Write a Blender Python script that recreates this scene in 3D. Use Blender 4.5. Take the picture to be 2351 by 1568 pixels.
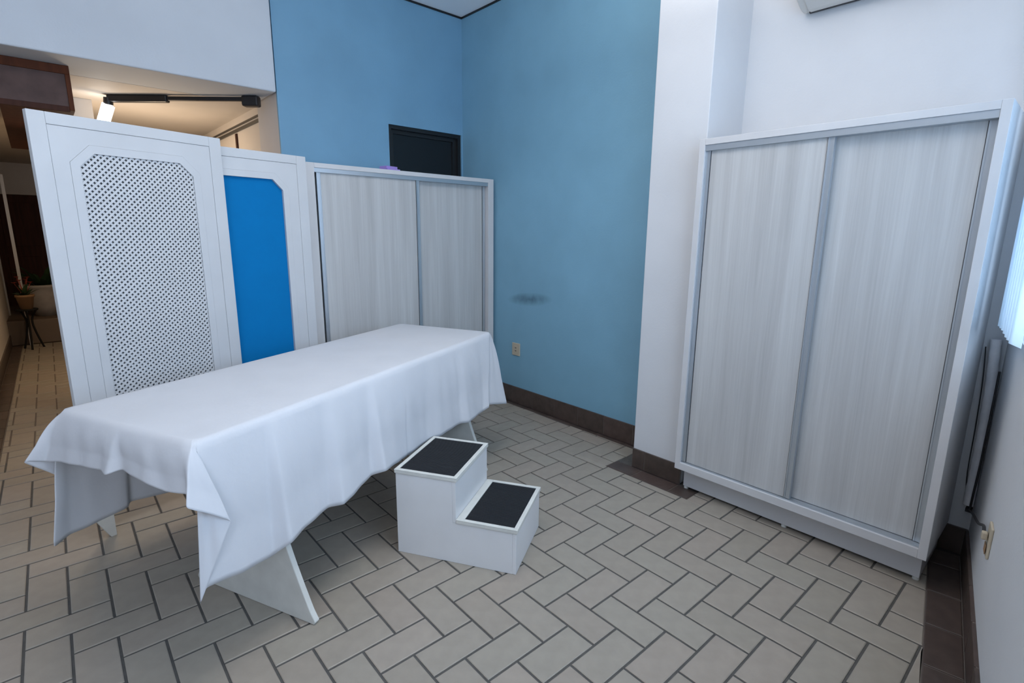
import bpy, bmesh, math, random
from mathutils import Vector, Matrix

random.seed(7)
SC = bpy.context.scene
COL = SC.collection
for o in list(bpy.data.objects):
    bpy.data.objects.remove(o, do_unlink=True)

# ------------------------------------------------------------------ camera
W, H = 2351.0, 1568.0
FPX, YAW, PITCH, ROLL, CAMZ = 1198.06, math.radians(48.0274), math.radians(11.8102), math.radians(-0.5094), 1.4
f = Vector((math.cos(PITCH) * math.cos(YAW), math.cos(PITCH) * math.sin(YAW), -math.sin(PITCH)))
r0 = Vector((math.sin(YAW), -math.cos(YAW), 0))
d0 = f.cross(r0)
cr, sr = math.cos(ROLL), math.sin(ROLL)
rv, dv = cr * r0 + sr * d0, -sr * r0 + cr * d0
cam = bpy.data.cameras.new('camera')
cam.sensor_fit = 'HORIZONTAL'
cam.sensor_width = 36.0
cam.lens = 36.0 * FPX / W
cam.clip_start = 0.02
cam.clip_end = 60
camo = bpy.data.objects.new('camera', cam)
COL.objects.link(camo)
camo.matrix_world = Matrix(((rv.x, -dv.x, -f.x, 0), (rv.y, -dv.y, -f.y, 0), (rv.z, -dv.z, -f.z, CAMZ), (0, 0, 0, 1)))
SC.camera = camo
CAMP = Vector((0, 0, CAMZ))


def proj(p):
    q = Vector(p) - CAMP
    z = q.dot(f)
    if z < 0.05:
        return None
    return (q.dot(rv) / z * FPX + W / 2, q.dot(dv) / z * FPX + H / 2)


# ------------------------------------------------------------------ light
def lin(c):
    return tuple(((x / 255) / 12.92 if x <= 10.31 else ((x / 255 + 0.055) / 1.055) ** 2.4) for x in c)


world = bpy.data.worlds.new('world')
SC.world = world
world.use_nodes = True
bg = world.node_tree.nodes['Background']
bg.inputs[0].default_value = (0.62, 0.80, 1.0, 1)
bg.inputs[1].default_value = 1.5
WANG = math.radians(8.9)
WU = Vector((math.cos(WANG), math.sin(WANG), 0))       # along the window wall, away from the camera
WN = Vector((-math.sin(WANG), math.cos(WANG), 0))      # into the room
WP = Vector((2.97, 0.208, 0))


def area(name, loc, direction, sx, sy, power, color, up='Y'):
    l = bpy.data.lights.new(name, 'AREA')
    l.shape = 'RECTANGLE'
    l.size, l.size_y, l.energy, l.color = sx, sy, power, color
    o = bpy.data.objects.new(name, l)
    COL.objects.link(o)
    o.location = loc
    o.rotation_euler = Vector(direction).to_track_quat('-Z', up).to_euler()
    return o


area('window_daylight', WP + WU * -1.54 + WN * -0.30 + Vector((0, 0, 1.75)), WN, 2.4, 1.5, 39, (0.50, 0.71, 1.0), 'Z')
area('ceiling_light', (0.9, 1.3, 3.08), (0, 0, -1), 1.5, 0.8, 9, (1.0, 0.97, 0.93))
area('added_ceiling_fill', (1.35, 1.3, 2.45), (0, 0, 1), 0.9, 0.5, 24, (1.0, 0.97, 0.94))  # added fill aimed at the ceiling for soft bounce; no fixture hangs here
area('added_rear_fill', WP + WU * -4.35 + WN * -0.30 + Vector((0, 0, 1.75)), WN + Vector((0, 0, 0.2)), 1.5, 1.5, 38, (0.78, 0.85, 1.0), 'Z')  # added fill from behind the camera, sent in through an unseen window
area('hall_light', (0.35, 6.6, 2.26), (-0.1, -0.25, -1), 0.3, 1.0, 15, (1.0, 0.72, 0.42))
SC.view_settings.view_transform = 'Standard'
SC.view_settings.look = 'None'
SC.view_settings.gamma = 1.0
SC.view_settings.use_curve_mapping = False
SC.view_settings.exposure = 0.26


# ------------------------------------------------------------------ materials
def mat(name, rgb, rough=0.6, metal=0.0, noise=0.0, nscale=(8, 8, 8), bump=0.0, bscale=60.0, spec=0.5, emit=None, rand=0.0):
    m = bpy.data.materials.new(name)
    m.use_nodes = True
    nt = m.node_tree
    b = nt.nodes['Principled BSDF']
    b.inputs['Base Color'].default_value = (*rgb, 1)
    b.inputs['Roughness'].default_value = rough
    b.inputs['Metallic'].default_value = metal
    b.inputs['Specular IOR Level'].default_value = spec
    tc = nt.nodes.new('ShaderNodeTexCoord')
    col = None
    if noise:
        mp = nt.nodes.new('ShaderNodeMapping')
        mp.inputs['Scale'].default_value = nscale
        nt.links.new(tc.outputs['Object'], mp.inputs[0])
        n = nt.nodes.new('ShaderNodeTexNoise')
        n.inputs['Scale'].default_value = 1.0
        n.inputs['Detail'].default_value = 5
        nt.links.new(mp.outputs[0], n.inputs['Vector'])
        mr = nt.nodes.new('ShaderNodeMapRange')
        mr.inputs['From Min'].default_value = 0.3
        mr.inputs['From Max'].default_value = 0.7
        mr.inputs['To Min'].default_value = 1 - noise
        mr.inputs['To Max'].default_value = 1 + noise
        nt.links.new(n.outputs['Fac'], mr.inputs['Value'])
        mx = nt.nodes.new('ShaderNodeVectorMath')
        mx.operation = 'SCALE'
        mx.inputs[0].default_value = rgb
        nt.links.new(mr.outputs[0], mx.inputs['Scale'])
        col = mx.outputs[0]
    if rand:
        oi = nt.nodes.new('ShaderNodeObjectInfo')
        ge = nt.nodes.new('ShaderNodeNewGeometry')
        ad = nt.nodes.new('ShaderNodeMath')
        nt.links.new(oi.outputs['Random'], ad.inputs[0])
        nt.links.new(ge.outputs['Random Per Island'], ad.inputs[1])
        fr = nt.nodes.new('ShaderNodeMath')
        fr.operation = 'FRACT'
        nt.links.new(ad.outputs[0], fr.inputs[0])
        cr_ = nt.nodes.new('ShaderNodeValToRGB')
        e = cr_.color_ramp.elements
        e[0].position, e[0].color = 0.0, (1 - rand, 1 - rand * .8, 1 - rand * 1.1, 1)
        e[1].position, e[1].color = 1.0, (1 + rand, 1 + rand * .7, 1 + rand * .6, 1)
        k = e.new(0.35)
        k.color = (1 + rand * .3, 1 - rand * .1, 1 - rand * .2, 1)
        k = e.new(0.7)
        k.color = (1 - rand * .3, 1 + rand * .1, 1 - rand * .1, 1)
        nt.links.new(fr.outputs[0], cr_.inputs[0])
        mu = nt.nodes.new('ShaderNodeVectorMath')
        mu.operation = 'MULTIPLY'
        if col is None:
            mu.inputs[0].default_value = rgb
        else:
            nt.links.new(col, mu.inputs[0])
        nt.links.new(cr_.outputs[0], mu.inputs[1])
        col = mu.outputs[0]
    if col is not None:
        nt.links.new(col, b.inputs['Base Color'])
    if bump:
        n2 = nt.nodes.new('ShaderNodeTexNoise')
        n2.inputs['Scale'].default_value = bscale
        n2.inputs['Detail'].default_value = 4
        nt.links.new(tc.outputs['Object'], n2.inputs['Vector'])
        bp = nt.nodes.new('ShaderNodeBump')
        bp.inputs['Strength'].default_value = bump
        bp.inputs['Distance'].default_value = 0.004
        nt.links.new(n2.outputs['Fac'], bp.inputs['Height'])
        nt.links.new(bp.outputs[0], b.inputs['Normal'])
    if emit:
        b.inputs['Emission Color'].default_value = (*emit[0], 1)
        b.inputs['Emission Strength'].default_value = emit[1]
    return m


M = {}
M['white_wall'] = mat('white_wall_paint', (0.66, 0.67, 0.69), 0.7, noise=0.03, nscale=(3, 3, 3), bump=0.12, bscale=90)
M['jamb'] = mat('greyish_beige_paint', (0.53, 0.52, 0.53), 0.7, noise=0.03, nscale=(3, 3, 3))
M['lintel'] = mat('white_paint_shaded', (0.57, 0.60, 0.64), 0.7, noise=0.03, nscale=(3, 3, 3), bump=0.12, bscale=90)  # white lintel paint with the darkening of the frame corner put into its colour
M['stool'] = mat('white_gloss_paint', (0.74, 0.74, 0.745), 0.35, noise=0.03, nscale=(6, 6, 6))
M['iron'] = mat('black_iron', (0.015, 0.014, 0.013), 0.8, spec=0.15)
M['platform'] = mat('brown_step', (0.14, 0.10, 0.07), 0.6)
M['ceiling'] = mat('ceiling_paint', (0.92, 0.92, 0.93), 0.8)
M['blue_back'] = mat('blue_paint_back_lit', (0.168, 0.345, 0.495), 0.6, noise=0.05, nscale=(3, 3, 3), bump=0.15, bscale=90)  # same blue paint as the right wall; the difference in light is in the colour
M['blue_right'] = mat('blue_paint_right_lit', (0.21, 0.415, 0.55), 0.6, noise=0.05, nscale=(3, 3, 3), bump=0.15, bscale=90)  # same blue paint as the back wall, tinted for the light it gets
M['beige_wall'] = mat('beige_wall_paint', (0.62, 0.57, 0.52), 0.7, noise=0.05, nscale=(2, 2, 2))
M['tile'] = mat('grey_beige_clay_tile', (0.325, 0.285, 0.24), 0.42, noise=0.06, nscale=(18, 18, 18), bump=0.05, bscale=150, rand=0.06, spec=0.4)
M['dark_tile'] = mat('dark_brown_clay_tile', (0.078, 0.055, 0.047), 0.35, noise=0.2, nscale=(20, 20, 20), rand=0.12, spec=0.45)
M['grout'] = mat('dark_grey_grout', (0.085, 0.08, 0.074), 0.9, noise=0.15, nscale=(30, 30, 30))
M['grout_light'] = mat('brown_grout', (0.14, 0.115, 0.10), 0.9)
M['cloth'] = mat('white_cotton', (0.605, 0.615, 0.645), 0.85, noise=0.02, nscale=(6, 6, 6), bump=0.22, bscale=28, spec=0.1)
M['white_lacquer'] = mat('white_lacquer', (0.57, 0.58, 0.595), 0.4, noise=0.03, nscale=(5, 5, 5), spec=0.5)
M['white_edge'] = mat('worn_white_edge', (0.62, 0.62, 0.58), 0.5, noise=0.08, nscale=(10, 10, 10))
M['carcass'] = mat('pale_grey_melamine', (0.60, 0.595, 0.60), 0.45, noise=0.03, nscale=(5, 5, 5))
M['alu'] = mat('anodised_aluminium', (0.50, 0.54, 0.58), 0.35, metal=0.75, spec=0.5)
M['black'] = mat('black_metal', (0.012, 0.012, 0.014), 0.4)
M['black_alu'] = mat('black_aluminium', (0.008, 0.009, 0.010), 0.35)
M['rubber'] = mat('black_ribbed_rubber', (0.012, 0.013, 0.016), 0.55, spec=0.35)
M['blue_panel'] = mat('bright_blue_vinyl', (0.001, 0.165, 0.43), 0.75, noise=0.05, nscale=(3, 3, 3), spec=0.12)
M['backing'] = mat('grey_backing_cloth', (0.16, 0.17, 0.18), 0.9)
M['wood_dark'] = mat('dark_red_wood', (0.055, 0.018, 0.010), 0.6, noise=0.3, nscale=(30, 30, 3), spec=0.2)
M['wood_orange'] = mat('orange_brown_wood', (0.085, 0.022, 0.006), 0.6, noise=0.25, nscale=(30, 30, 3), spec=0.2)
M['panel_mauve'] = mat('dull_mauve_brown_panel', (0.10, 0.062, 0.055), 0.6, spec=0.2, noise=0.2, nscale=(12, 12, 12))
M['beige_plastic'] = mat('beige_plastic', (0.52, 0.45, 0.34), 0.45)
M['ac_white'] = mat('off_white_plastic', (0.62, 0.61, 0.58), 0.4)
M['hose'] = mat('white_hose', (0.88, 0.87, 0.89), 0.3, noise=0.06, nscale=(20, 20, 20))
M['cable'] = mat('black_cable', (0.03, 0.03, 0.033), 0.5)
M['lilac'] = mat('lilac_paper', (0.36, 0.25, 0.62), 0.7)
M['slat'] = mat('pale_blue_blind_fabric', (0.62, 0.74, 0.82), 0.7)
M['steel'] = mat('pale_steel', (0.45, 0.44, 0.42), 0.4, metal=0.4)
M['leaf'] = mat('dark_green_leaf', (0.02, 0.05, 0.015), 0.5, noise=0.3, nscale=(20, 20, 20))
M['flower'] = mat('red_flower', (0.30, 0.04, 0.02), 0.6)
M['clay'] = mat('orange_clay', (0.28, 0.16, 0.08), 0.7, noise=0.1, nscale=(12, 12, 12))
M['pot'] = mat('greyish_white_pot', (0.34, 0.31, 0.29), 0.6, noise=0.1, nscale=(14, 14, 14))
M['soil'] = mat('brown_soil', (0.05, 0.032, 0.02), 0.95)
M['frame_white'] = mat('white_window_frame', (0.7, 0.72, 0.74), 0.4)
M['tube_glow'] = mat('lit_white_tube', (0.9, 0.9, 0.9), 0.3, emit=((1.0, 0.97, 0.92), 9.0))


def grain(name, base, dark):
    """vertical whitewashed wood grain, streaks run along object z"""
    m = mat(name, base, 0.45)
    nt = m.node_tree
    b = nt.nodes['Principled BSDF']
    tc = nt.nodes.new('ShaderNodeTexCoord')
    out = None
    for sc, wt in (((18, 18, 0.6), 0.66), ((110, 110, 2.0), 0.34)):
        mp = nt.nodes.new('ShaderNodeMapping')
        mp.inputs['Scale'].default_value = sc
        nt.links.new(tc.outputs['Object'], mp.inputs[0])
        n = nt.nodes.new('ShaderNodeTexNoise')
        n.inputs['Scale'].default_value = 1
        n.inputs['Detail'].default_value = 6
        n.inputs['Roughness'].default_value = 0.6
        n.inputs['Distortion'].default_value = 0.4
        nt.links.new(mp.outputs[0], n.inputs['Vector'])
        k = nt.nodes.new('ShaderNodeMath')
        k.operation = 'MULTIPLY'
        k.inputs[1].default_value = wt
        nt.links.new(n.outputs['Fac'], k.inputs[0])
        if out is None:
            out = k.outputs[0]
        else:
            a = nt.nodes.new('ShaderNodeMath')
            nt.links.new(out, a.inputs[0])
            nt.links.new(k.outputs[0], a.inputs[1])
            out = a.outputs[0]
    cr_ = nt.nodes.new('ShaderNodeValToRGB')
    e = cr_.color_ramp.elements
    e[0].position, e[0].color = 0.34, (*dark, 1)
    e[1].position, e[1].color = 0.66, (*base, 1)
    nt.links.new(out, cr_.inputs[0])
    nt.links.new(cr_.outputs[0], b.inputs['Base Color'])
    return m


M['grain'] = grain('whitewashed_wood_grain', (0.555, 0.555, 0.55), (0.415, 0.41, 0.405))


def add_smudge(m, y, z, wy, wz):
    nt = m.node_tree
    b = nt.nodes['Principled BSDF']
    src = b.inputs['Base Color'].links[0].from_socket
    tc = nt.nodes.new('ShaderNodeTexCoord')
    mp = nt.nodes.new('ShaderNodeMapping')
    mp.vector_type = 'TEXTURE'
    mp.inputs['Location'].default_value = (2.83, y, z)
    mp.inputs['Rotation'].default_value = (math.radians(-5), 0, 0)
    mp.inputs['Scale'].default_value = (1.0, wy, wz)
    nt.links.new(tc.outputs['Object'], mp.inputs[0])
    gr = nt.nodes.new('ShaderNodeTexGradient')
    gr.gradient_type = 'SPHERICAL'
    nt.links.new(mp.outputs[0], gr.inputs[0])
    n = nt.nodes.new('ShaderNodeTexNoise')
    n.inputs['Scale'].default_value = 14
    n.inputs['Detail'].default_value = 4
    nt.links.new(tc.outputs['Object'], n.inputs['Vector'])
    k = nt.nodes.new('ShaderNodeMath')
    k.operation = 'MULTIPLY'
    nt.links.new(gr.outputs['Fac'], k.inputs[0])
    nt.links.new(n.outputs['Fac'], k.inputs[1])
    k2 = nt.nodes.new('ShaderNodeMath')
    k2.operation = 'MULTIPLY'
    k2.use_clamp = True
    k2.inputs[1].default_value = 1.9
    nt.links.new(k.outputs[0], k2.inputs[0])
    mx = nt.nodes.new('ShaderNodeMix')
    mx.data_type = 'RGBA'
    nt.links.new(k2.outputs[0], mx.inputs['Factor'])
    nt.links.new(src, mx.inputs['A'])
    mx.inputs['B'].default_value = (0.07, 0.15, 0.20, 1)
    nt.links.new(mx.outputs['Result'], b.inputs['Base Color'])


add_smudge(M['blue_right'], 2.95, 0.885, 0.26, 0.055)

g = bpy.data.materials.new('clear_glass')
g.use_nodes = True
nt = g.node_tree
nt.nodes.clear()
o_ = nt.nodes.new('ShaderNodeOutputMaterial')
mx_ = nt.nodes.new('ShaderNodeMixShader')
mx_.inputs[0].default_value = 0.06
tr_ = nt.nodes.new('ShaderNodeBsdfTransparent')
gl_ = nt.nodes.new('ShaderNodeBsdfGlossy')
gl_.inputs['Roughness'].default_value = 0.05
nt.links.new(tr_.outputs[0], mx_.inputs[1])
nt.links.new(gl_.outputs[0], mx_.inputs[2])
nt.links.new(mx_.outputs[0], o_.inputs[0])
M['glass'] = g
sl_ = M['slat'].node_tree
tl_ = sl_.nodes.new('ShaderNodeBsdfTranslucent')
tl_.inputs[0].default_value = (0.88, 0.92, 0.95, 1)
mx2 = sl_.nodes.new('ShaderNodeMixShader')
mx2.inputs[0].default_value = 0.6
sl_.links.new(sl_.nodes['Principled BSDF'].outputs[0], mx2.inputs[1])
sl_.links.new(tl_.outputs[0], mx2.inputs[2])
sl_.links.new(mx2.outputs[0], sl_.nodes['Material Output'].inputs[0])
M['dark_glass'] = mat('dark_window_glass', (0.006, 0.007, 0.008), 0.12, spec=0.5)


# ------------------------------------------------------------------ mesh helpers
class MB:
    def __init__(self):
        self.v, self.f, self.s = [], [], []

    def add(self, vs, fs, smooth=False):
        n = len(self.v)
        self.v += [tuple(p) for p in vs]
        self.f += [tuple(i + n for i in q) for q in fs]
        self.s += [smooth] * len(fs)
        return self

    def box(self, x0, x1, y0, y1, z0, z1):
        return self.add([(x0, y0, z0), (x1, y0, z0), (x1, y1, z0), (x0, y1, z0), (x0, y0, z1), (x1, y0, z1), (x1, y1, z1), (x0, y1, z1)],
                        [(0, 3, 2, 1), (4, 5, 6, 7), (0, 1, 5, 4), (1, 2, 6, 5), (2, 3, 7, 6), (3, 0, 4, 7)])

    def prism(self, poly, ax, a0, a1):
        """poly of 2D points extruded along axis ax (0,1,2) between a0 and a1"""
        n = len(poly)

        def mk(p, a):
            q = list(p)
            q.insert(ax, a)
            return tuple(q)
        vs = [mk(p, a0) for p in poly] + [mk(p, a1) for p in poly]
        fs = [tuple(range(n))[::-1], tuple(range(n, 2 * n))]
        fs += [(i, (i + 1) % n, n + (i + 1) % n, n + i) for i in range(n)]
        return self.add(vs, fs)

    def tube(self, pts, r, n=8):
        pts = [Vector(p) for p in pts]
        vs, fs = [], []
        for i, p in enumerate(pts):
            t = (pts[min(i + 1, len(pts) - 1)] - pts[max(i - 1, 0)]).normalized()
            a = t.cross(Vector((0.31, 0.17, 0.93)))
            if a.length < 0.1:
                a = t.cross(Vector((1, 0, 0)))
            a.normalize()
            b = t.cross(a)
            rr = r[i] if isinstance(r, (list, tuple)) else r
            vs += [p + (a * math.cos(2 * math.pi * k / n) + b * math.sin(2 * math.pi * k / n)) * rr for k in range(n)]
        for i in range(len(pts) - 1):
            fs += [(i * n + k, i * n + (k + 1) % n, (i + 1) * n + (k + 1) % n, (i + 1) * n + k) for k in range(n)]
        self.add(vs, fs, True)
        m = len(vs) - n
        return self.add(vs[:n] + vs[m:], [tuple(range(n))[::-1], tuple(range(n, 2 * n))])

    def lathe(self, prof, n=20, c=(0, 0, 0)):
        vs, fs = [], []
        for r, z in prof:
            vs += [(c[0] + r * math.cos(2 * math.pi * k / n), c[1] + r * math.sin(2 * math.pi * k / n), c[2] + z) for k in range(n)]
        for i in range(len(prof) - 1):
            fs += [(i * n + k, i * n + (k + 1) % n, (i + 1) * n + (k + 1) % n, (i + 1) * n + k) for k in range(n)]
        return self.add(vs, fs, True)

    def build(self, name, m, parent=None, bevel=0.0):
        me = bpy.data.meshes.new(name)
        me.from_pydata(self.v, [], self.f)
        me.polygons.foreach_set('use_smooth', self.s)
        bm = bmesh.new()
        bm.from_mesh(me)
        bmesh.ops.recalc_face_normals(bm, faces=bm.faces[:])
        bm.to_mesh(me)
        bm.free()
        me.materials.append(m)
        o = bpy.data.objects.new(name, me)
        COL.objects.link(o)
        if parent is not None:
            o.parent = parent
        if bevel:
            b = o.modifiers.new('bevel', 'BEVEL')
            b.width, b.segments, b.limit_method = bevel, 2, 'ANGLE'
        return o


def struct(o):
    o['kind'] = 'structure'
    return o


def tag(o, label, cat, group=None):
    o['label'], o['category'] = label, cat
    if group:
        o['group'] = group
    return o


def empty(name, loc, rz=0.0):
    o = bpy.data.objects.new(name, None)
    o.empty_display_size = 0.1
    o.location = loc
    o.rotation_euler = (0, 0, rz)
    COL.objects.link(o)
    return o


def box(name, m, x0, x1, y0, y1, z0, z1, parent=None, bevel=0.0):
    return MB().box(x0, x1, y0, y1, z0, z1).build(name, m, parent, bevel)


# ------------------------------------------------------------------ room shell
CEIL = 3.115
XR, YB = 2.83, 3.80
floor = struct(box('floor', M['grout'], -2.8, 3.3, -1.6, 12.0, -0.12, -0.004))
struct(box('floor_hall', M['grout_light'], -0.44, 1.335, 4.25, 8.62, -0.05, -0.0033))
struct(box('ceiling', M['ceiling'], -2.8, 3.3, -1.6, 4.25, CEIL, CEIL + 0.1))
struct(box('wall_left', M['white_wall'], -2.8, -2.6, -1.2, 4.0, 0, CEIL))
# blue back wall with the opening for the small dark window
wb = MB()
WX0, WX1, WZ0, WZ1 = 2.127, 2.815, 1.78, 2.205
wb.box(1.312, WX0, YB, YB + 0.02, 0, CEIL).box(WX0, WX1, YB, YB + 0.02, WZ1, CEIL).box(WX0, WX1, YB, YB + 0.02, 0, WZ0).box(WX1, XR + 0.2, YB, YB + 0.02, 0, CEIL)
struct(wb.build('wall_back', M['blue_back']))
wj = MB()
wj.box(1.312, WX0, YB + 0.02, 4.22, 0, CEIL).box(WX0, WX1, YB + 0.16, 4.22, WZ1, CEIL).box(WX0, WX1, YB + 0.16, 4.22, 0, WZ0)
wj.box(WX1, XR + 0.2, YB + 0.02, 4.22, 0, CEIL).box(WX0, WX1, YB + 0.02, YB + 0.16, WZ1, WZ1 + 0.05).box(WX0, WX1, YB + 0.02, YB + 0.16, WZ0 - 0.05, WZ0)
struct(wj.build('wall_hall_end', M['jamb']))
# white lintel over the hall opening, a little proud of the blue wall
struct(box('wall_lintel', M['lintel'], -2.6, 1.300, 3.775, 4.22, 2.285, CEIL, bevel=0.008))
struct(box('wall_back_left', M['white_wall'], -2.6, -0.46, YB, 4.22, 0, 2.285))
# blue right wall, then the white column, then the recessed white wall
struct(box('wall_right', M['blue_right'], XR, XR + 0.2, 1.73, YB, 0, CEIL))
struct(box('wall_column', M['white_wall'], 2.56, 3.15, 1.404, 1.725, 0, CEIL, bevel=0.004))
struct(box('wall_recess', M['white_wall'], 2.92, 3.15, 0.10, 1.404, 0, CEIL))


def uvw(u, v, z):
    return WP + WU * u + WN * v + Vector((0, 0, z))


def ubox(mb, u0, u1, v0, v1, z0, z1):
    return mb.add([uvw(u0, v0, z0), uvw(u1, v0, z0), uvw(u1, v1, z0), uvw(u0, v1, z0), uvw(u0, v0, z1), uvw(u1, v0, z1), uvw(u1, v1, z1), uvw(u0, v1, z1)],
                  [(0, 3, 2, 1), (4, 5, 6, 7), (0, 1, 5, 4), (1, 2, 6, 5), (2, 3, 7, 6), (3, 0, 4, 7)])


U0, U1, VZ0, VZ1 = -2.75, -0.33, 1.04, 2.45
R0_, R1_ = -5.1, -3.6
ww = MB()
ubox(ww, -5.9, R0_, -0.15, 0, 0, CEIL)
ubox(ww, R1_, U0, -0.15, 0, 0, CEIL)
ubox(ww, R0_, R1_, -0.15, 0, 0, VZ0)
ubox(ww, R0_, R1_, -0.15, 0, VZ1, CEIL)
ubox(ww, U1, 0.15, -0.15, 0, 0, CEIL)
ubox(ww, U0, U1, -0.15, 0, 0, VZ0)
ubox(ww, U0, U1, -0.15, 0, VZ1, CEIL)
struct(ww.build('wall_window', M['white_wall']))
# bright window in that wall
w1 = empty('window_1', uvw((U0 + U1) / 2, -0.08, VZ0))
struct(w1)
fr = MB()
t = 0.045
ubox(fr, U0, U1, -0.11, -0.06, VZ0, VZ0 + t)
ubox(fr, U0, U1, -0.11, -0.06, VZ1 - t, VZ1)
for uu in (U0, (U0 + U1) / 2 - t / 2, U1 - t):
    ubox(fr, uu, uu + t, -0.11, -0.06, VZ0 + t, VZ1 - t)
fo = fr.build('window_frame', M['frame_white'])
uc = (U0 + U1) / 2
panes = []
for a, b in ((U0 + t, uc - t / 2), (uc + t / 2, U1 - t)):
    p = MB()
    ubox(p, a, b, -0.088, -0.082, VZ0 + t, VZ1 - t)
    panes.append(p.build('pane', M['glass']))
for o in [fo] + panes:
    o.parent = w1
    o.matrix_parent_inverse = Matrix.Translation(w1.location).inverted()
w3 = struct(empty('added_rear_window', uvw((R0_ + R1_) / 2, -0.08, VZ0)))  # unseen window, added so that the rear fill can enter
fr = MB()
ubox(fr, R0_, R1_, -0.11, -0.06, VZ0, VZ0 + t)
ubox(fr, R0_, R1_, -0.11, -0.06, VZ1 - t, VZ1)
for uu in (R0_, R1_ - t):
    ubox(fr, uu, uu + t, -0.11, -0.06, VZ0 + t, VZ1 - t)
p = MB()
ubox(p, R0_ + t, R1_ - t, -0.088, -0.082, VZ0 + t, VZ1 - t)
for o in (fr.build('window_frame', M['frame_white']), p.build('pane', M['glass'])):
    o.parent = w3
    o.matrix_parent_inverse = Matrix.Translation(w3.location).inverted()
# hall shell
def hx(y):
    return -0.445 + 0.0137 * (y - 4.2)


struct(MB().prism([(-0.70, 3.81), (hx(3.81), 3.81), (hx(9.3), 9.3), (-0.70, 9.3)], 2, 0, 2.285).build('wall_hall_left', M['beige_wall']))
struct(box('wall_hall_right', M['beige_wall'], 1.335, 1.50, 4.22, 11.0, 0, 2.285))
struct(box('ceiling_hall', M['beige_wall'], -2.0, 1.60, 4.22, 11.0, 2.285, 2.40))
hf = MB().box(-2.0, -0.42, 10.3, 10.5, 0, 2.285).box(-0.42, 1.60, 10.3, 10.5, 1.86, 2.285).box(0.9, 1.6, 10.3, 10.5, 0, 1.86)
struct(hf.build('wall_hall_far', M['beige_wall']))
struct(box('wall_hall_side', M['beige_wall'], -2.2, -2.0, 4.22, 10.5, 0, 2.285))
tr = MB().box(1.321, 1.335, 4.22, 9.0, 2.176, 2.196).box(1.325, 1.335, 4.22, 9.0, 2.214, 2.226)
struct(tr.build('trim_1', M['black_alu']))
struct(box('trim_2', M['wood_dark'], 1.323, 1.335, 4.84, 4.875, 0, 2.165))
struct(box('trim_3', M['steel'], -0.39, -0.36, 9.22, 9.32, 0.0, 2.285))
struct(MB().prism([(hx(3.82), 3.82), (hx(3.82) + 0.012, 3.82), (hx(9.2) + 0.012, 9.2), (hx(9.2), 9.2)], 2, 0, 0.13).build('baseboard_hall_left', M['dark_tile']))
# thin dark strips standing in for the shadow line under the ceiling
struct(box('shadow_strip_1', M['black_alu'], 1.30, XR, YB - 0.008, YB, CEIL - 0.014, CEIL - 0.001))
struct(box('shadow_strip_2', M['black_alu'], XR - 0.008, XR, 1.725, YB - 0.008, CEIL - 0.014, CEIL - 0.001))

# ------------------------------------------------------------------ tiles
TU, TX0, TY0, TTH = 0.08859589 * 1.4, -0.14515448 * 1.4, 2.02907322 * 1.4, math.radians(-0.734)
JOINT = 0.0085
ct, st = math.cos(TTH), math.sin(TTH)


def latt(a, b):
    return Vector((TX0 + (ct * a - st * b) * TU, TY0 + (st * a + ct * b) * TU))


def clip(poly, n, c):
    """keep the side where n.p <= c"""
    out = []
    for i, p in enumerate(poly):
        q = poly[(i + 1) % len(poly)]
        dp, dq = n.dot(p) - c, n.dot(q) - c
        if dp <= 0:
            out.append(p)
        if (dp < 0 < dq) or (dq < 0 < dp):
            out.append(p + (q - p) * (dp / (dp - dq)))
    return out


def parea(p):
    return 0.5 * abs(sum(p[i].x * p[(i + 1) % len(p)].y - p[(i + 1) % len(p)].x * p[i].y for i in range(len(p))))


def tile_geo(poly, ztop=0.0, ch=0.003, depth=0.006):
    """chamfered slab from a 2D convex polygon"""
    a2 = sum(poly[i].x * poly[(i + 1) % len(poly)].y - poly[(i + 1) % len(poly)].x * poly[i].y for i in range(len(poly)))
    if a2 < 0:
        poly = poly[::-1]
    n = len(poly)
    inner = []
    for i in range(n):
        a, b, c = poly[i - 1], poly[i], poly[(i + 1) % n]
        e1, e2 = (b - a).normalized(), (c - b).normalized()
        n1, n2 = Vector((-e1.y, e1.x)), Vector((-e2.y, e2.x))
        k = n1 + n2
        den = max(0.3, 1 + n1.dot(n2))
        inner.append(b + k * (ch / den))
    vs = [(p.x, p.y, ztop) for p in inner] + [(p.x, p.y, ztop - 0.0018) for p in poly] + [(p.x, p.y, ztop - depth) for p in poly]
    fs = [tuple(range(n))]
    for i in range(n):
        j = (i + 1) % n
        fs.append((i, n + i, n + j, j))
        fs.append((n + i, 2 * n + i, 2 * n + j, n + j))
    return vs, fs


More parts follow.
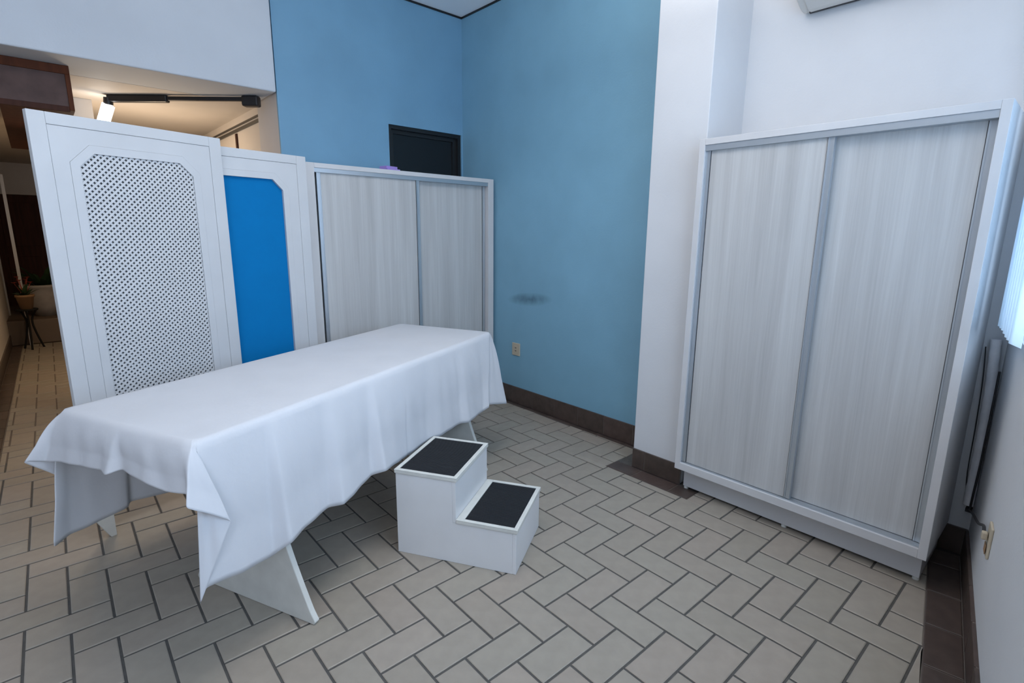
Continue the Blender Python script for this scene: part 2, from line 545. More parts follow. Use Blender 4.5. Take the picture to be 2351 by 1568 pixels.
XW = XR - 0.055
BX0, BY0, BY1 = 2.432, 1.285, 1.83      # dark border round the column
wn2 = Vector((WN.x, WN.y))
wc = wn2.dot(Vector((WP.x, WP.y))) + 0.125   # inner edge of the dark border along the window wall
pieces = []                                # (poly, full?, kind)
hj = JOINT / 2
for k in range(-60, 60):
    for m in range(-40, 60):
        for kind in (0, 1):
            if kind == 0:
                a0, b0, a1, b1 = k, -k + 4 * m - 1, k + 2, -k + 4 * m
            else:
                a0, b0, a1, b1 = k, -k + 4 * m - 3, k + 1, -k + 4 * m - 1
            c = latt((a0 + a1) / 2, (b0 + b1) / 2)
            if not (-1.3 < c.x < 3.0 and -0.6 < c.y < 8.75):
                continue
            if c.y > 3.95 and not (-0.45 < c.x < 1.45):
                continue
            j = hj / TU
            poly = [latt(a0 + j, b0 + j), latt(a1 - j, b0 + j), latt(a1 - j, b1 - j), latt(a0 + j, b1 - j)]
            full = poly
            poly = clip(poly, -wn2, -wc)
            if len(poly) < 3:
                continue
            if c.y > 3.5:
                if c.x > 1.32:
                    poly = clip(poly, Vector((0, 1)), YB)
                    if len(poly) < 3:
                        continue
                if c.x < 1.7:
                    poly = clip(poly, Vector((0, 1)), 8.6)
                if c.y > 3.8:
                    poly = clip(poly, Vector((-1, 0.0137)), 0.445 + 0.0137 * 4.2 - 0.105)
                    poly = clip(poly, Vector((1, 0)), 1.31)
                if len(poly) < 3:
                    continue
            parts = []
            if c.x > BX0 - 0.3:
                lo = clip(poly, Vector((1, 0)), BX0 - 0.002)
                hi = clip(poly, Vector((-1, 0)), -BX0 + 0.002)
                if len(hi) >= 3:
                    up = clip(clip(hi, Vector((0, -1)), -BY1 - 0.002), Vector((1, 0)), XW)
                    dn = clip(clip(hi, Vector((0, 1)), BY0 - 0.002), Vector((1, 0)), 2.905)
                    mid = clip(clip(hi, Vector((0, 1)), BY1), Vector((0, -1)), -BY0)
                    if len(mid) < 3 or parea(mid) < 1e-6:
                        if len(up) >= 3 and len(dn) < 3:
                            parts = [clip(poly, Vector((1, 0)), XW)]
                        elif len(dn) >= 3 and len(up) < 3:
                            parts = [clip(poly, Vector((1, 0)), 2.905)]
                        else:
                            parts = [lo, up, dn]
                    else:
                        parts = [lo, up, dn]
                else:
                    parts = [lo]
            else:
                parts = [poly]
            for p in parts:
                if len(p) >= 3 and parea(p) > 2e-4:
                    isfull = len(p) == 4 and abs(parea(p) - parea(full)) < 1e-6
                    pieces.append((p, isfull, kind))


def inside(pt, poly):
    x, y = pt
    r = False
    for i in range(len(poly)):
        x1, y1 = poly[i]
        x2, y2 = poly[i - 1]
        if (y1 > y) != (y2 > y) and x < (x2 - x1) * (y - y1) / (y2 - y1) + x1:
            r = not r
    return r


# what stands in front of the floor in the photograph, to rank the tiles by how large they show
OCC = [[(62, 1055), (107, 945), (910, 742), (1130, 762), (1162, 925), (1110, 940), (860, 1090), (640, 1270), (460, 1395), (437, 1140), (255, 1088)],
       [(57, 248), (505, 318), (552, 830), (165, 920)], [(907, 1075), (1125, 1018), (1250, 1120), (1240, 1210), (1185, 1320), (912, 1266)],
       [(1607, 318), (2330, 222), (2112, 1300), (2090, 1315), (1565, 1115), (1548, 1065)], [(480, 1345), (645, 1230), (725, 1436)]]
rank = []
for i, (p, full_, kind) in enumerate(pieces):
    pr = [proj((q.x, q.y, 0)) for q in p]
    if any(x is None for x in pr):
        rank.append((0, i))
        continue
    c = (sum(x[0] for x in pr) / len(pr), sum(x[1] for x in pr) / len(pr))
    ar = 0.5 * abs(sum(pr[q][0] * pr[(q + 1) % len(pr)][1] - pr[(q + 1) % len(pr)][0] * pr[q][1] for q in range(len(pr))))
    cc = [(min(max(x[0], 0), W), min(max(x[1], 0), H)) for x in pr]
    arc = 0.5 * abs(sum(cc[q][0] * cc[(q + 1) % len(cc)][1] - cc[(q + 1) % len(cc)][0] * cc[q][1] for q in range(len(cc))))
    ar = min(ar, arc)
    for oc in OCC:
        hid = sum(inside(x, oc) for x in pr + [c])
        ar *= 1 - hid / (len(pr) + 1)
    rank.append((ar, i))
rank.sort(reverse=True)
chosen = set(i for a, i in rank[:296] if a > 60)
protos = {}
rest = MB()
for i, (p, isfull, kind) in enumerate(pieces):
    if i in chosen:
        if isfull:
            c = sum(p, Vector((0, 0))) / 4
            if kind not in protos:
                hw, hh = (TU - hj, TU / 2 - hj) if kind == 0 else (TU / 2 - hj, TU - hj)
                vs, fs = tile_geo([Vector((-hw, -hh)), Vector((hw, -hh)), Vector((hw, hh)), Vector((-hw, hh))])
                o = MB().add(vs, fs).build('tile', M['tile'], floor)
                protos[kind] = o
            else:
                o = protos[kind].copy()
                COL.objects.link(o)
                o.parent = floor
            o.location = (c.x, c.y, random.uniform(-0.0004, 0.0002))
            o.rotation_euler = (0, 0, TTH)
        else:
            vs, fs = tile_geo(p)
            MB().add(vs, fs).build('tile', M['tile'], floor)
    else:
        vs, fs = tile_geo(p)
        rest.add(vs, fs)
ro = rest.build('tile_paving', M['tile'], floor)
ro['kind'] = 'stuff'


# dark border tiles on the floor (parts of the floor trims) and dark skirting tiles
def dark_run(name, p0, p1, width_dir, width, tile_len, vertical_h=None, thick=0.012, joint=0.006, backing=True, start=0.0):
    """run of dark tiles from p0 to p1 on the floor, or standing up against a wall when vertical_h is given"""
    p0, p1, wd = Vector(p0), Vector(p1), Vector(width_dir).normalized()
    L = (p1 - p0).length
    e = (p1 - p0).normalized()
    base = MB()
    if vertical_h:
        q = [p0, p1, p1 + wd * (thick - 0.004), p0 + wd * (thick - 0.004)]
        base.prism([(x.x, x.y) for x in q], 2, 0, vertical_h - 0.001)
    else:
        q = [p0, p1, p1 + wd * width, p0 + wd * width]
        base.prism([(x.x, x.y) for x in q], 2, -0.02, -0.003)
    root = struct(base.build(name, M['grout_light']))
    s = -start
    while s < L - 0.01:
        a, b = max(0.0, s) + joint / 2, min(L, s + tile_len) - joint / 2
        s += tile_len
        if b - a < 0.012:
            continue
        A, B = p0 + e * a, p0 + e * b
        if vertical_h:
            q = [A, B, B + wd * thick, A + wd * thick]
            MB().prism([(x.x, x.y) for x in q], 2, 0.0, vertical_h).build('tile', M['dark_tile'], root, bevel=0.002)
        else:
            q = [A + wd * joint / 2, B + wd * joint / 2, B + wd * (width - joint / 2), A + wd * (width - joint / 2)]
            vs, fs = tile_geo([Vector((x.x, x.y)) for x in q], ztop=0.0008)
            MB().add(vs, fs).build('tile', M['dark_tile'], root)
    return root


dark_run('baseboard_right', (XR, 1.726, 0), (XR, 3.36, 0), (-1, 0, 0), 0, 0.242, vertical_h=0.140, start=0.05)
dark_run('baseboard_column', (2.56, 1.725, 0), (2.56, 1.400, 0), (-1, 0, 0), 0, 0.242, vertical_h=0.118, start=0.155)
dark_run('baseboard_window', uvw(-0.062, 0, 0), uvw(-4.2, 0, 0), WN, 0, 0.242, vertical_h=0.125)
dark_run('baseboard_recess', (2.92, 0.2015, 0), (2.92, 1.39, 0), (-1, 0, 0), 0, 0.242, vertical_h=0.125)
dark_run('trim_6', (XR - 0.012, 1.84, 0), (XR - 0.012, 3.36, 0), (-1, 0, 0), 0.042, 0.242, start=0.12)
dark_run('trim_7', (2.548, BY1, 0), (2.548, BY0, 0), (-1, 0, 0), 0.114, 0.242, start=0.06)
dark_run('trim_8', uvw(-0.07, 0.012, 0), uvw(-4.2, 0.012, 0), WN, 0.113, 0.242, start=0.1)
dark_run('trim_9', (-0.445 - 0.0137 * 0.38 + 0.012, 3.82, 0), (-0.445 + 0.0137 * 4.4 + 0.012, 8.6, 0), (1, 0, 0), 0.09, 0.242)

# ------------------------------------------------------------------ small dark window in the back wall
w2 = struct(empty('window_2', ((WX0 + WX1) / 2, YB + 0.09, WZ0)))


def wchild(mb, name, m, bevel=0.0):
    o = mb.build(name, m, w2, bevel)
    o.matrix_parent_inverse = Matrix.Translation(w2.location).inverted()
    return o


fw = 0.028
wchild(MB().box(WX0, WX1, YB + 0.012, YB + 0.10, WZ1 - fw, WZ1).box(WX0, WX1, YB + 0.012, YB + 0.10, WZ0, WZ0 + fw)
       .box(WX0, WX0 + fw, YB + 0.012, YB + 0.10, WZ0 + fw, WZ1 - fw).box(WX1 - fw, WX1, YB + 0.012, YB + 0.10, WZ0 + fw, WZ1 - fw), 'window_frame', M['black_alu'])
wchild(MB().box(WX0 + fw, WX1 - fw, YB + 0.04, YB + 0.07, WZ1 - fw - 0.03, WZ1 - fw).box(WX0 + fw, WX1 - fw, YB + 0.04, YB + 0.07, WZ0 + fw, WZ0 + fw + 0.05)
       .box(WX0 + fw, WX0 + fw + 0.03, YB + 0.04, YB + 0.07, WZ0 + fw + 0.05, WZ1 - fw - 0.03).box(WX1 - fw - 0.035, WX1 - fw, YB + 0.04, YB + 0.07, WZ0 + fw + 0.05, WZ1 - fw - 0.03), 'sash', M['black_alu'])
wchild(MB().box(WX0 + fw + 0.03, WX1 - fw - 0.035, YB + 0.052, YB + 0.058, WZ0 + fw + 0.05, WZ1 - fw - 0.03), 'pane', M['dark_glass'])


# ------------------------------------------------------------------ cabinets
def stile(mb, x0, x1, y0, y1, z0, z1):
    """aluminium pull profile with a shallow groove along it"""
    w = x1 - x0
    a, b = x0 + w * 0.22, x1 - w * 0.22
    mb.prism([(x0, y0), (a, y0), (a, y0 + 0.003), (b, y0 + 0.003), (b, y0), (x1, y0), (x1, y1), (x0, y1)], 2, z0, z1)
    return mb


def cabinet(loc, rz, w, z0, z1, depth, fl, frt, ft, fb, split_a, split_b, label, gap, kick_in, kick_side, foot_h):
    """local x: left to right seen from the front, y: into the cabinet, z up; origin on the floor"""
    root = empty('sliding_door_cabinet', loc, rz)
    tag(root, label, 'cabinet')
    t = 0.02
    box('side_panel', M['carcass'], 0, fl, 0, depth, z0, z1, root, 0.0015)
    box('side_panel', M['carcass'], w - frt, w, 0, depth, z0, z1, root, 0.0015)
    box('top_panel', M['carcass'], fl, w - frt, 0, depth, z1 - ft * 0.52, z1, root, 0.0015)
    box('bottom_panel', M['carcass'], fl, w - frt, 0, depth, z0, z0 + fb, root, 0.0015)
    box('back_panel', M['carcass'], fl, w - frt, depth - 0.01, depth, z0 + fb, z1 - ft * 0.52, root)
    box('plinth', M['carcass'], kick_side, w - kick_side, kick_in, depth - 0.03, foot_h, z0, root, 0.001)
    for fx in (kick_side + 0.012, w / 2, w - kick_side - 0.012):
        MB().lathe([(0.0, foot_h), (0.011, foot_h), (0.013, 0.004), (0.013, 0.0), (0.0, 0.0)], 10, (fx, kick_in + 0.014, 0)).build('foot', M['white_edge'], root)
    zt0 = z1 - ft
    box('top_track', M['alu'], fl, w - frt, 0.004, 0.075, zt0, z1 - ft * 0.52, root, 0.001)
    box('bottom_track', M['alu'], fl, w - frt, 0.010, 0.075, z0 + fb, z0 + fb + 0.006, root)
    sw = 0.030
    za, zb = z0 + fb + 0.008, zt0 - 0.003 + 0.012
    # front door on the left, rear door on the right
    for (xa, xb, ya) in ((fl + gap, split_b, 0.012), (split_a, w - frt - 0.003, 0.040)):
        d = box('door', M['grain'], xa + sw - 0.004, xb - sw + 0.004, ya + 0.006, ya + 0.020, za, min(zb, zt0 + 0.008), root)
        for (sa, sb) in ((xa, xa + sw - 0.005), (xb - sw + 0.005, xb)):
            s = stile(MB(), sa, sb, ya, ya + 0.022, za, zt0 + 0.006).build('stile', M['alu'], d)
        g1 = MB().box(xa + sw - 0.005, xa + sw - 0.002, ya + 0.0055, ya + 0.009, za, zt0).box(xb - sw + 0.002, xb - sw + 0.005, ya + 0.0055, ya + 0.009, za, zt0)
        g1.build('seal', M['cable'], d)
    return root


cabinet((2.46, 1.387, 0), -math.pi / 2, 1.115, 0.138, 1.848, 0.452, 0.030, 0.030, 0.056, 0.040, 0.545, 0.590,
        'tall whitewashed wood cabinet with two sliding doors beside the white column', 0.0, 0.075, 0.02, 0.016)
cabinet((1.296, 3.36, 0), 0.0, 1.512, 0.12, 1.815, 0.43, 0.055, 0.055, 0.056, 0.040, 0.775, 0.822,
        'wide whitewashed wood cabinet with sliding doors below the small dark window', 0.016, 0.06, 0.02, 0.016)
lp = MB().box(-0.07, 0.07, -0.05, 0.05, 0, 0.006).box(-0.055, 0.062, -0.045, 0.04, 0.006, 0.016).box(-0.05, 0.05, -0.03, 0.045, 0.016, 0.034)
lo_ = lp.build('folded_paper', M['lilac'], None, 0.002)
lo_.location = (1.935, 3.47, 1.815)
lo_.rotation_euler = (0, 0, 0.2)
tag(lo_, 'small lilac folded paper lying on top of the wide cabinet', 'paper')

# ------------------------------------------------------------------ privacy screens
SW = 0.7545


def screen(name, p0, ang, ztop, label, fill):
    root = empty(name, (p0[0], p0[1], 0), ang)
    tag(root, label, 'screen')
    w, zb, T = SW, 0.20, 0.030
    ox0, ox1, oz0, oz1, ch = 0.150, w - 0.150, 0.34, ztop - 0.142, 0.056
    bw = 0.058
    # outer border frame, proud
    b = MB()
    b.box(0, bw, 0, T, zb, ztop).box(w - bw, w, 0, T, zb, ztop).box(bw, w - bw, 0, T, ztop - bw + 0.012, ztop).box(bw, w - bw, 0, T, zb, zb + bw)
    b.build('frame', M['white_lacquer'], root, 0.002)
    x0, x1, z0, z1 = bw + 0.001, w - bw - 0.001, zb + bw + 0.001, ztop - bw + 0.011
    oct_ = [(ox0 + ch, oz0), (ox1 - ch, oz0), (ox1, oz0 + ch), (ox1, oz1 - ch), (ox1 - ch, oz1), (ox0 + ch, oz1), (ox0, oz1 - ch), (ox0, oz0 + ch)]

    def ring(outer, inner, y0, y1):
        """outer and inner have 8 points each"""
        vs, fs = [], []
        for y in (y0, y1):
            vs += [(p[0], y, p[1]) for p in outer] + [(p[0], y, p[1]) for p in inner]
        for i in range(8):
            j = (i + 1) % 8
            fs += [(i, j, 8 + j, 8 + i), (16 + i, 24 + i, 24 + j, 16 + j), (i, 16 + i, 16 + j, j), (8 + i, 8 + j, 24 + j, 24 + i)]
        return MB().add(vs, fs)
    out8 = [(ox0 + ch, z0), (ox1 - ch, z0), (x1, z0 + 0.0), (x1, z1), (ox1 - ch, z1), (ox0 + ch, z1), (x0, z1), (x0, z0)]
    e = 0.034
    k = e * 0.42
    mid8 = [(ox0 + ch - k, oz0 - e), (ox1 - ch + k, oz0 - e), (ox1 + e, oz0 + ch - k), (ox1 + e, oz1 - ch + k), (ox1 - ch + k, oz1 + e), (ox0 + ch - k, oz1 + e), (ox0 - e, oz1 - ch + k), (ox0 - e, oz0 + ch - k)]
    ring(out8, mid8, 0.003, T - 0.003).build('field_panel', M['white_lacquer'], root)
    e2 = e - 0.0006
    k2 = e2 * 0.42
    mo8 = [(ox0 + ch - k2, oz0 - e2), (ox1 - ch + k2, oz0 - e2), (ox1 + e2, oz0 + ch - k2), (ox1 + e2, oz1 - ch + k2), (ox1 - ch + k2, oz1 + e2), (ox0 + ch - k2, oz1 + e2), (ox0 - e2, oz1 - ch + k2), (ox0 - e2, oz0 + ch - k2)]
    ring(mo8, oct_, 0.0015, T - 0.0015).build('moulding', M['white_lacquer'], root, 0.001)

    def octprism(y0, y1):
        return MB().prism([(p[0], p[1]) for p in oct_], 1, y0, y1)
    if fill == 'lattice':
        bk = octprism(0.019, 0.022).build('backing', M['backing'], root)
        lat = MB()
        pit, hw_ = 0.0236, 0.0031
        poly0 = [Vector(p) for p in oct_]
        for sgn, ya in ((1, 0.0075), (-1, 0.0105)):
            nrm = Vector((1, -sgn)).normalized()
            lo2 = min(nrm.dot(p) for p in poly0)
            hi2 = max(nrm.dot(p) for p in poly0)
            c = lo2
            step = pit / math.sqrt(2)
            while c < hi2:
                q = clip(clip(poly0, nrm, c + hw_ * 1.0 + 0.0012), -nrm, -(c - hw_ - 0.0012))
                if len(q) >= 3 and parea(q) > 1e-6:
                    lat.prism([(p.x, p.y) for p in q], 1, ya, ya + 0.003)
                c += step
        lo3 = lat.build('lattice', M['white_lacquer'], root)
        lo3['kind'] = 'stuff'
        lo3['label'] = 'white diagonal lattice strips'
    else:
        # stretched vinyl sheet with a faint crease
        v = MB()
        vs, fs = [], []
        nx, nz = 24, 60
        for i in range(nz + 1):
            zz = oz0 - 0.02 + (oz1 - oz0 + 0.04) * i / nz
            for jx in range(nx + 1):
                xx = ox0 - 0.02 + (ox1 - ox0 + 0.04) * jx / nx
                cr2 = 0.0022 * math.exp(-((zz - 1.03 - 0.01 * math.sin(xx * 9)) / 0.012) ** 2) * (1 if xx > 0.3 else max(0, (xx - 0.2) / 0.1))
                vs.append((xx, 0.0185 + 0.0008 * math.sin(xx * 11 + zz * 3) - cr2, zz))
        for i in range(nz):
            for jx in range(nx):
                a = i * (nx + 1) + jx
                fs.append((a, a + 1, a + nx + 2, a + nx + 1))
        v.add(vs, fs, True)
        so = v.build('infill', M['blue_panel'], root)
        md = so.modifiers.new('thick', 'SOLIDIFY')
        md.thickness = 0.002
        md.offset = 1
        so['label'] = 'bright blue vinyl infill'
    for xa, sgn in ((0.030, 1), (w - 0.030, -1)):
        l = MB()
        # leg: continues the stile, cut at a slant towards a small foot
        pts = [(xa - sgn * 0.028, zb), (xa + sgn * 0.045, zb), (xa + sgn * 0.045, 0.0), (xa + sgn * 0.022, 0.0), (xa - sgn * 0.020, 0.09)]
        l.prism(pts, 1, 0.003, T - 0.003)
        l.build('leg', M['white_edge'], root, 0.002)
    return root


screen('privacy_screen', (0.035, 2.842), math.radians(16.56), 1.85, 'white privacy screen with diagonal lattice, nearest the hallway behind the table', 'lattice')
screen('privacy_screen', (0.489, 3.056), math.radians(9.81), 1.82, 'white privacy screen with a bright blue infill, beside the wide cabinet', 'blue')

# ------------------------------------------------------------------ examination table and sheet
TA = math.radians(23.8)
TO = Vector((0.256, 1.648, 0))
EL, EW = Vector((math.cos(TA), math.sin(TA), 0)), Vector((-math.sin(TA), math.cos(TA), 0))
LT, WT, ZT = 1.93, 0.69, 0.80
tb = empty('examination_table', TO, TA)
tag(tb, 'white examination table on two flared board legs under the white sheet', 'table')
box('table_top', M['white_lacquer'], 0.02, LT - 0.02, 0.02, WT - 0.02, 0.70, 0.787, tb, 0.012)
box('stretcher', M['white_lacquer'], 0.32, LT - 0.24, 0.215, 0.245, 0.50, 0.60, tb, 0.002)


def leg_poly(c, hb, hm, ht, ztop):
    pts = []
    n = 14
    L, R = [], []
    for i in range(n + 1):
        z = ztop * i / n
        s = z / ztop
        hw_ = hm + (hb - hm) * max(0, 1 - s / 0.62) ** 1.25 if s < 0.62 else hm + (ht - hm) * ((s - 0.62) / 0.38) ** 1.3
        L.append((c - hw_, z))
        R.append((c + hw_, z))
    L[0] = (L[0][0] + 0.008, 0.0)
    L.insert(1, (c - hb, 0.012))
    R[0] = (R[0][0] - 0.008, 0.0)
    R.insert(1, (c + hb, 0.012))
    return R + L[::-1]


for lx in (0.305, 1.665):
    MB().prism(leg_poly(0.225, 0.318, 0.165, 0.185, 0.70), 0, lx, lx + 0.022).build('leg', M['white_edge'], tb, 0.003)

# sheet: hem control points (l, w, z) from the photograph's hem, with the table-edge anchor (l, w) each hangs from
R0 = 0.03
CTRL = [  # anchor l,w        hem l,w,z
    ((1.00, 0.0), (0.968, -0.032, 0.377)), ((0.78, 0.0), (0.762, -0.072, 0.400)), ((0.74, 0.0), (0.728, -0.026, 0.386)),
    ((0.54, 0.0), (0.510, -0.070, 0.372)), ((0.49, 0.0), (0.476, -0.024, 0.366)), ((0.36, 0.0), (0.342, -0.045, 0.362)),
    ((0.27, 0.0), (0.250, -0.074, 0.360)), ((0.24, 0.0), (0.214, -0.022, 0.322)), ((0.10, 0.0), (0.088, -0.036, 0.342)),
    ((0.030, 0.0), (-0.030, -0.030, 0.366)),
    ((0.018, 0.004), (-0.050, -0.022, 0.316)),      # tip of the near corner
    ((0.012, 0.008), (0.052, -0.062, 0.548)),       # fold 2, flap's right end
    ((0.006, 0.014), (-0.062, -0.036, 0.642)),      # fold 1, flap's left end
    ((0.0, 0.045), (-0.036, -0.010, 0.664)),
    ((0.0, 0.12), (-0.040, 0.083, 0.652)), ((0.0, 0.20), (-0.042, 0.181, 0.665)), ((0.0, 0.33), (-0.026, 0.318, 0.668)),
    ((0.0, 0.35), (-0.056, 0.346, 0.656)), ((0.0, 0.40), (-0.040, 0.400, 0.655)), ((0.0, 0.60), (-0.040, 0.639, 0.637)),
    ((0.0, 0.660), (-0.045, 0.720, 0.622)),
    ((0.004, 0.678), (-0.096, 0.738, 0.640)),       # fold, pushed out to the left
    ((0.010, 0.685), (0.030, 0.722, 0.512)),
    ((0.018, 0.688), (-0.074, 0.705, 0.318)),       # tip of the far corner at the near end
    ((0.035, 0.69), (-0.012, 0.722, 0.330)), ((0.06, 0.69), (0.038, 0.728, 0.325)), ((0.20, 0.69), (0.186, 0.722, 0.336)),
    ((0.22, 0.69), (0.205, 0.742, 0.345)), ((0.31, 0.69), (0.305, 0.730, 0.328)), ((0.42, 0.69), (0.410, 0.722, 0.312)), ((0.7, 0.69), (0.7, 0.735, 0.33)),
    ((1.0, 0.69), (1.0, 0.722, 0.33)), ((1.3, 0.69), (1.3, 0.740, 0.33)), ((1.6, 0.69), (1.6, 0.722, 0.33)), ((1.86, 0.69), (1.92, 0.735, 0.33)),
    ((1.905, 0.688), (1.985, 0.715, 0.33)), ((1.918, 0.684), (1.93, 0.755, 0.52)), ((1.926, 0.672), (1.975, 0.70, 0.64)),
    ((1.93, 0.60), (1.965, 0.600, 0.65)), ((1.93, 0.35), (1.970, 0.350, 0.655)), ((1.93, 0.10), (1.970, 0.080, 0.640)),
    ((1.928, 0.03), (1.985, -0.010, 0.56)),
    ((1.92, 0.010), (1.962, -0.088, 0.340)),        # tip at the far end
    ((1.905, 0.003), (1.72, -0.030, 0.395)),
    ((1.88, 0.0), (1.745, -0.075, 0.385)),
    ((1.74, 0.0), (1.700, -0.050, 0.367)),
    ((1.52, 0.0), (1.52, -0.064, 0.362)), ((1.46, 0.0), (1.47, -0.030, 0.366)), ((1.30, 0.0), (1.265, -0.034, 0.371)), ((1.22, 0.0), (1.20, -0.026, 0.376)), ((1.17, 0.0), (1.16, -0.018, 0.372)),
]
anch, hem = [], []
NC = len(CTRL)
for i in range(NC):
    (a0, h0), (a1, h1) = CTRL[i], CTRL[(i + 1) % NC]
    dlen = (Vector(h1) - Vector(h0)).length
    n = max(4, int(dlen / 0.007))
    for j in range(n):
        t_ = j / n
        anch.append(Vector((a0[0] + (a1[0] - a0[0]) * t_, a0[1] + (a1[1] - a0[1]) * t_, 0)))
        hem.append(Vector(h0).lerp(Vector(h1), t_))
N = len(anch)
for _ in range(2):
    hem = [(hem[i - 1] + hem[i] * 2 + hem[(i + 1) % N]) / 4 for i in range(N)]
    anch = [(anch[i - 1] + anch[i] * 2 + anch[(i + 1) % N]) / 4 for i in range(N)]
NR = 26
vs, fs = [], []
cmid = lambda a: Vector((min(max(a.x, 0.34), LT - 0.34), WT / 2, 0))
for i in range(N):
    a, h = anch[i], hem[i]
    c = cmid(a)
    inw = (c - a).normalized()
    outw = -inw
    # flat top rings
    for s in (0.9, 0.75, 0.5, 0.3, 0.15, 0.07):
        p = a + (c - a) * s
        vs.append((p.x, p.y, ZT + 0.0012 * math.sin(p.x * 7.3) * math.sin(p.y * 9.1)))
    # rounded edge then hanging part
    e0 = a + inw * 0.012
    vs.append((e0.x, e0.y, ZT - 0.001))
    top = a + Vector((0, 0, ZT - 0.014))
    hv = Vector((h.x, h.y, h.z))
    drop = top.z - hv.z
    for k in range(NR + 1):
        t_ = k / NR
        z = top.z + (hv.z - top.z) * t_
        w_ = t_ ** 0.85
        p = a.lerp(Vector((hv.x, hv.y, 0)), w_)
        bulge = 0.006 * math.sin(math.pi * min(1, t_ * 1.5))
        arc = i * 0.0066
        wr = 0.0022 * math.sin(arc * 23 + 1.3) * math.sin(arc * 7.1 + t_ * 2.2) + 0.0012 * math.sin(arc * 61 + t_ * 3)
        p = p + outw * (bulge + wr * min(1, t_ * 2.5))
        vs.append((p.x, p.y, z))
K = 7 + NR + 1
for i in range(N):
    j = (i + 1) % N
    for k in range(K - 1):
        fs.append((i * K + k, i * K + k + 1, j * K + k + 1, j * K + k))
fs.append(tuple(i * K for i in range(N)))
sh = MB().add(vs, fs, True).build('bed_sheet', M['cloth'])
bm = bmesh.new()
bm.from_mesh(sh.data)
pass
bmesh.ops.recalc_face_normals(bm, faces=bm.faces[:])
bm.to_mesh(sh.data)
bm.free()
sh.location = TO
sh.rotation_euler = (0, 0, TA)
md = sh.modifiers.new('thick', 'SOLIDIFY')
md.thickness = 0.0015
md.offset = -1
tag(sh, 'white cotton sheet draped over the examination table with hanging corners', 'sheet')

# ------------------------------------------------------------------ two-step stool
SA = Vector((1.028, 1.89, 0))
SB = Vector((1.31, 1.422, 0))
sang = math.atan2(SB.y - SA.y, SB.x - SA.x)
st_ = empty('step_stool', SA, sang)          # local x: from back to front of the treads' side, y: across
tag(st_, 'white two-step stool with black ribbed rubber treads beside the table', 'step stool')
D1, D2, WD, Z1, Z2 = 0.281, 0.548, 0.388, 0.392, 0.203
tk = 0.016
for ya in (0.0, WD - tk):
    MB().prism([(0, 0), (D2 - tk, 0), (D2 - tk, Z2 - 0.014), (D1 - tk, Z2 - 0.014), (D1 - tk, Z1 - 0.014), (0, Z1 - 0.014)], 1, ya, ya + tk).build('side_panel', M['stool'], st_, 0.0015)
box('riser', M['stool'], D1 - tk, D1, 0, WD, Z2 - 0.013, Z1 - 0.014, st_, 0.001)
box('riser', M['stool'], D2 - tk, D2, 0, WD, 0.0, Z2 - 0.014, st_, 0.002)
box('back_panel', M['stool'], 0, tk, tk, WD - tk, 0.006, Z1 - 0.014, st_, 0.001)
for (xa, xb, zt) in ((-0.004, D1 + 0.006, Z1), (D1 + 0.001, D2 + 0.006, Z2)):
    ya, yb = -0.004, WD + 0.004
    tp = box('step', M['white_edge'], xa, xb, ya, yb, zt - 0.014, zt - 0.001, st_, 0.002)
    fr = MB()
    q = 0.018
    q1 = 0.034 if zt == Z2 else q
    fr.box(xa, xa + q1, ya, yb, zt - 0.001, zt + 0.004).box(xb - q, xb, ya, yb, zt - 0.001, zt + 0.004).box(xa + q1, xb - q, ya, ya + q, zt - 0.001, zt + 0.004).box(xa + q1, xb - q, yb - q, yb, zt - 0.001, zt + 0.004)
    fr.build('edging', M['white_edge'], tp, 0.001)
    tr_ = MB()
    X0_, X1_, Y0_, Y1_ = xa + q1 + 0.001, xb - q - 0.001, ya + q + 0.001, yb - q - 0.001
    tr_.box(X0_, X1_, Y0_, Y1_, zt - 0.001, zt + 0.001)
    nrib = 34
    for k in range(nrib):
        yy = Y0_ + (Y1_ - Y0_) * (k + 0.5) / nrib
        hw_ = (Y1_ - Y0_) / nrib * 0.3
        tr_.prism([(yy - hw_, zt + 0.001), (yy + hw_, zt + 0.001), (yy + hw_ * .7, zt + 0.003), (yy - hw_ * .7, zt + 0.003)], 0, X0_, X1_)
    tr_.build('rubber_tread', M['rubber'], tp)['label'] = 'black ribbed rubber tread'

# ------------------------------------------------------------------ wall things
# power outlet on the blue wall
po = empty('power_outlet', (XR, 3.09, 0.46))
tag(po, 'beige power outlet low on the blue wall', 'outlet')
pm = MB().box(-0.008, 0.0, -0.046, 0.046, -0.052, 0.052).build('cover_plate', M['beige_plastic'], po, 0.003)
MB().box(-0.010, -0.008, -0.02, 0.02, -0.028, 0.028).build('socket', M['beige_plastic'], po, 0.001)
for zz in (-0.012, 0.012):
    MB().box(-0.0106, -0.0099, -0.008, 0.008, zz - 0.003, zz + 0.003).build('slot', M['cable'], po)

# wall air conditioner on the recessed wall
ac = empty('air_conditioner', (2.92, 1.142, 2.443))
tag(ac, 'off-white air conditioner high on the wall above the tall cabinet', 'air conditioner')
AL = 0.86
MB().box(-0.012, 0.0, -AL + 0.02, -0.02, 0.02, 0.27).build('mounting_plate', M['cable'], ac)
prof = [(-0.014, 0.0), (-0.06, 0.004), (-0.125, 0.032), (-0.175, 0.075), (-0.198, 0.125), (-0.200, 0.25), (-0.185, 0.285), (-0.014, 0.29)]
body = MB().prism([(p[0], p[1]) for p in prof], 1, -AL, 0.0)
body.build('body', M['ac_white'], ac, 0.004)
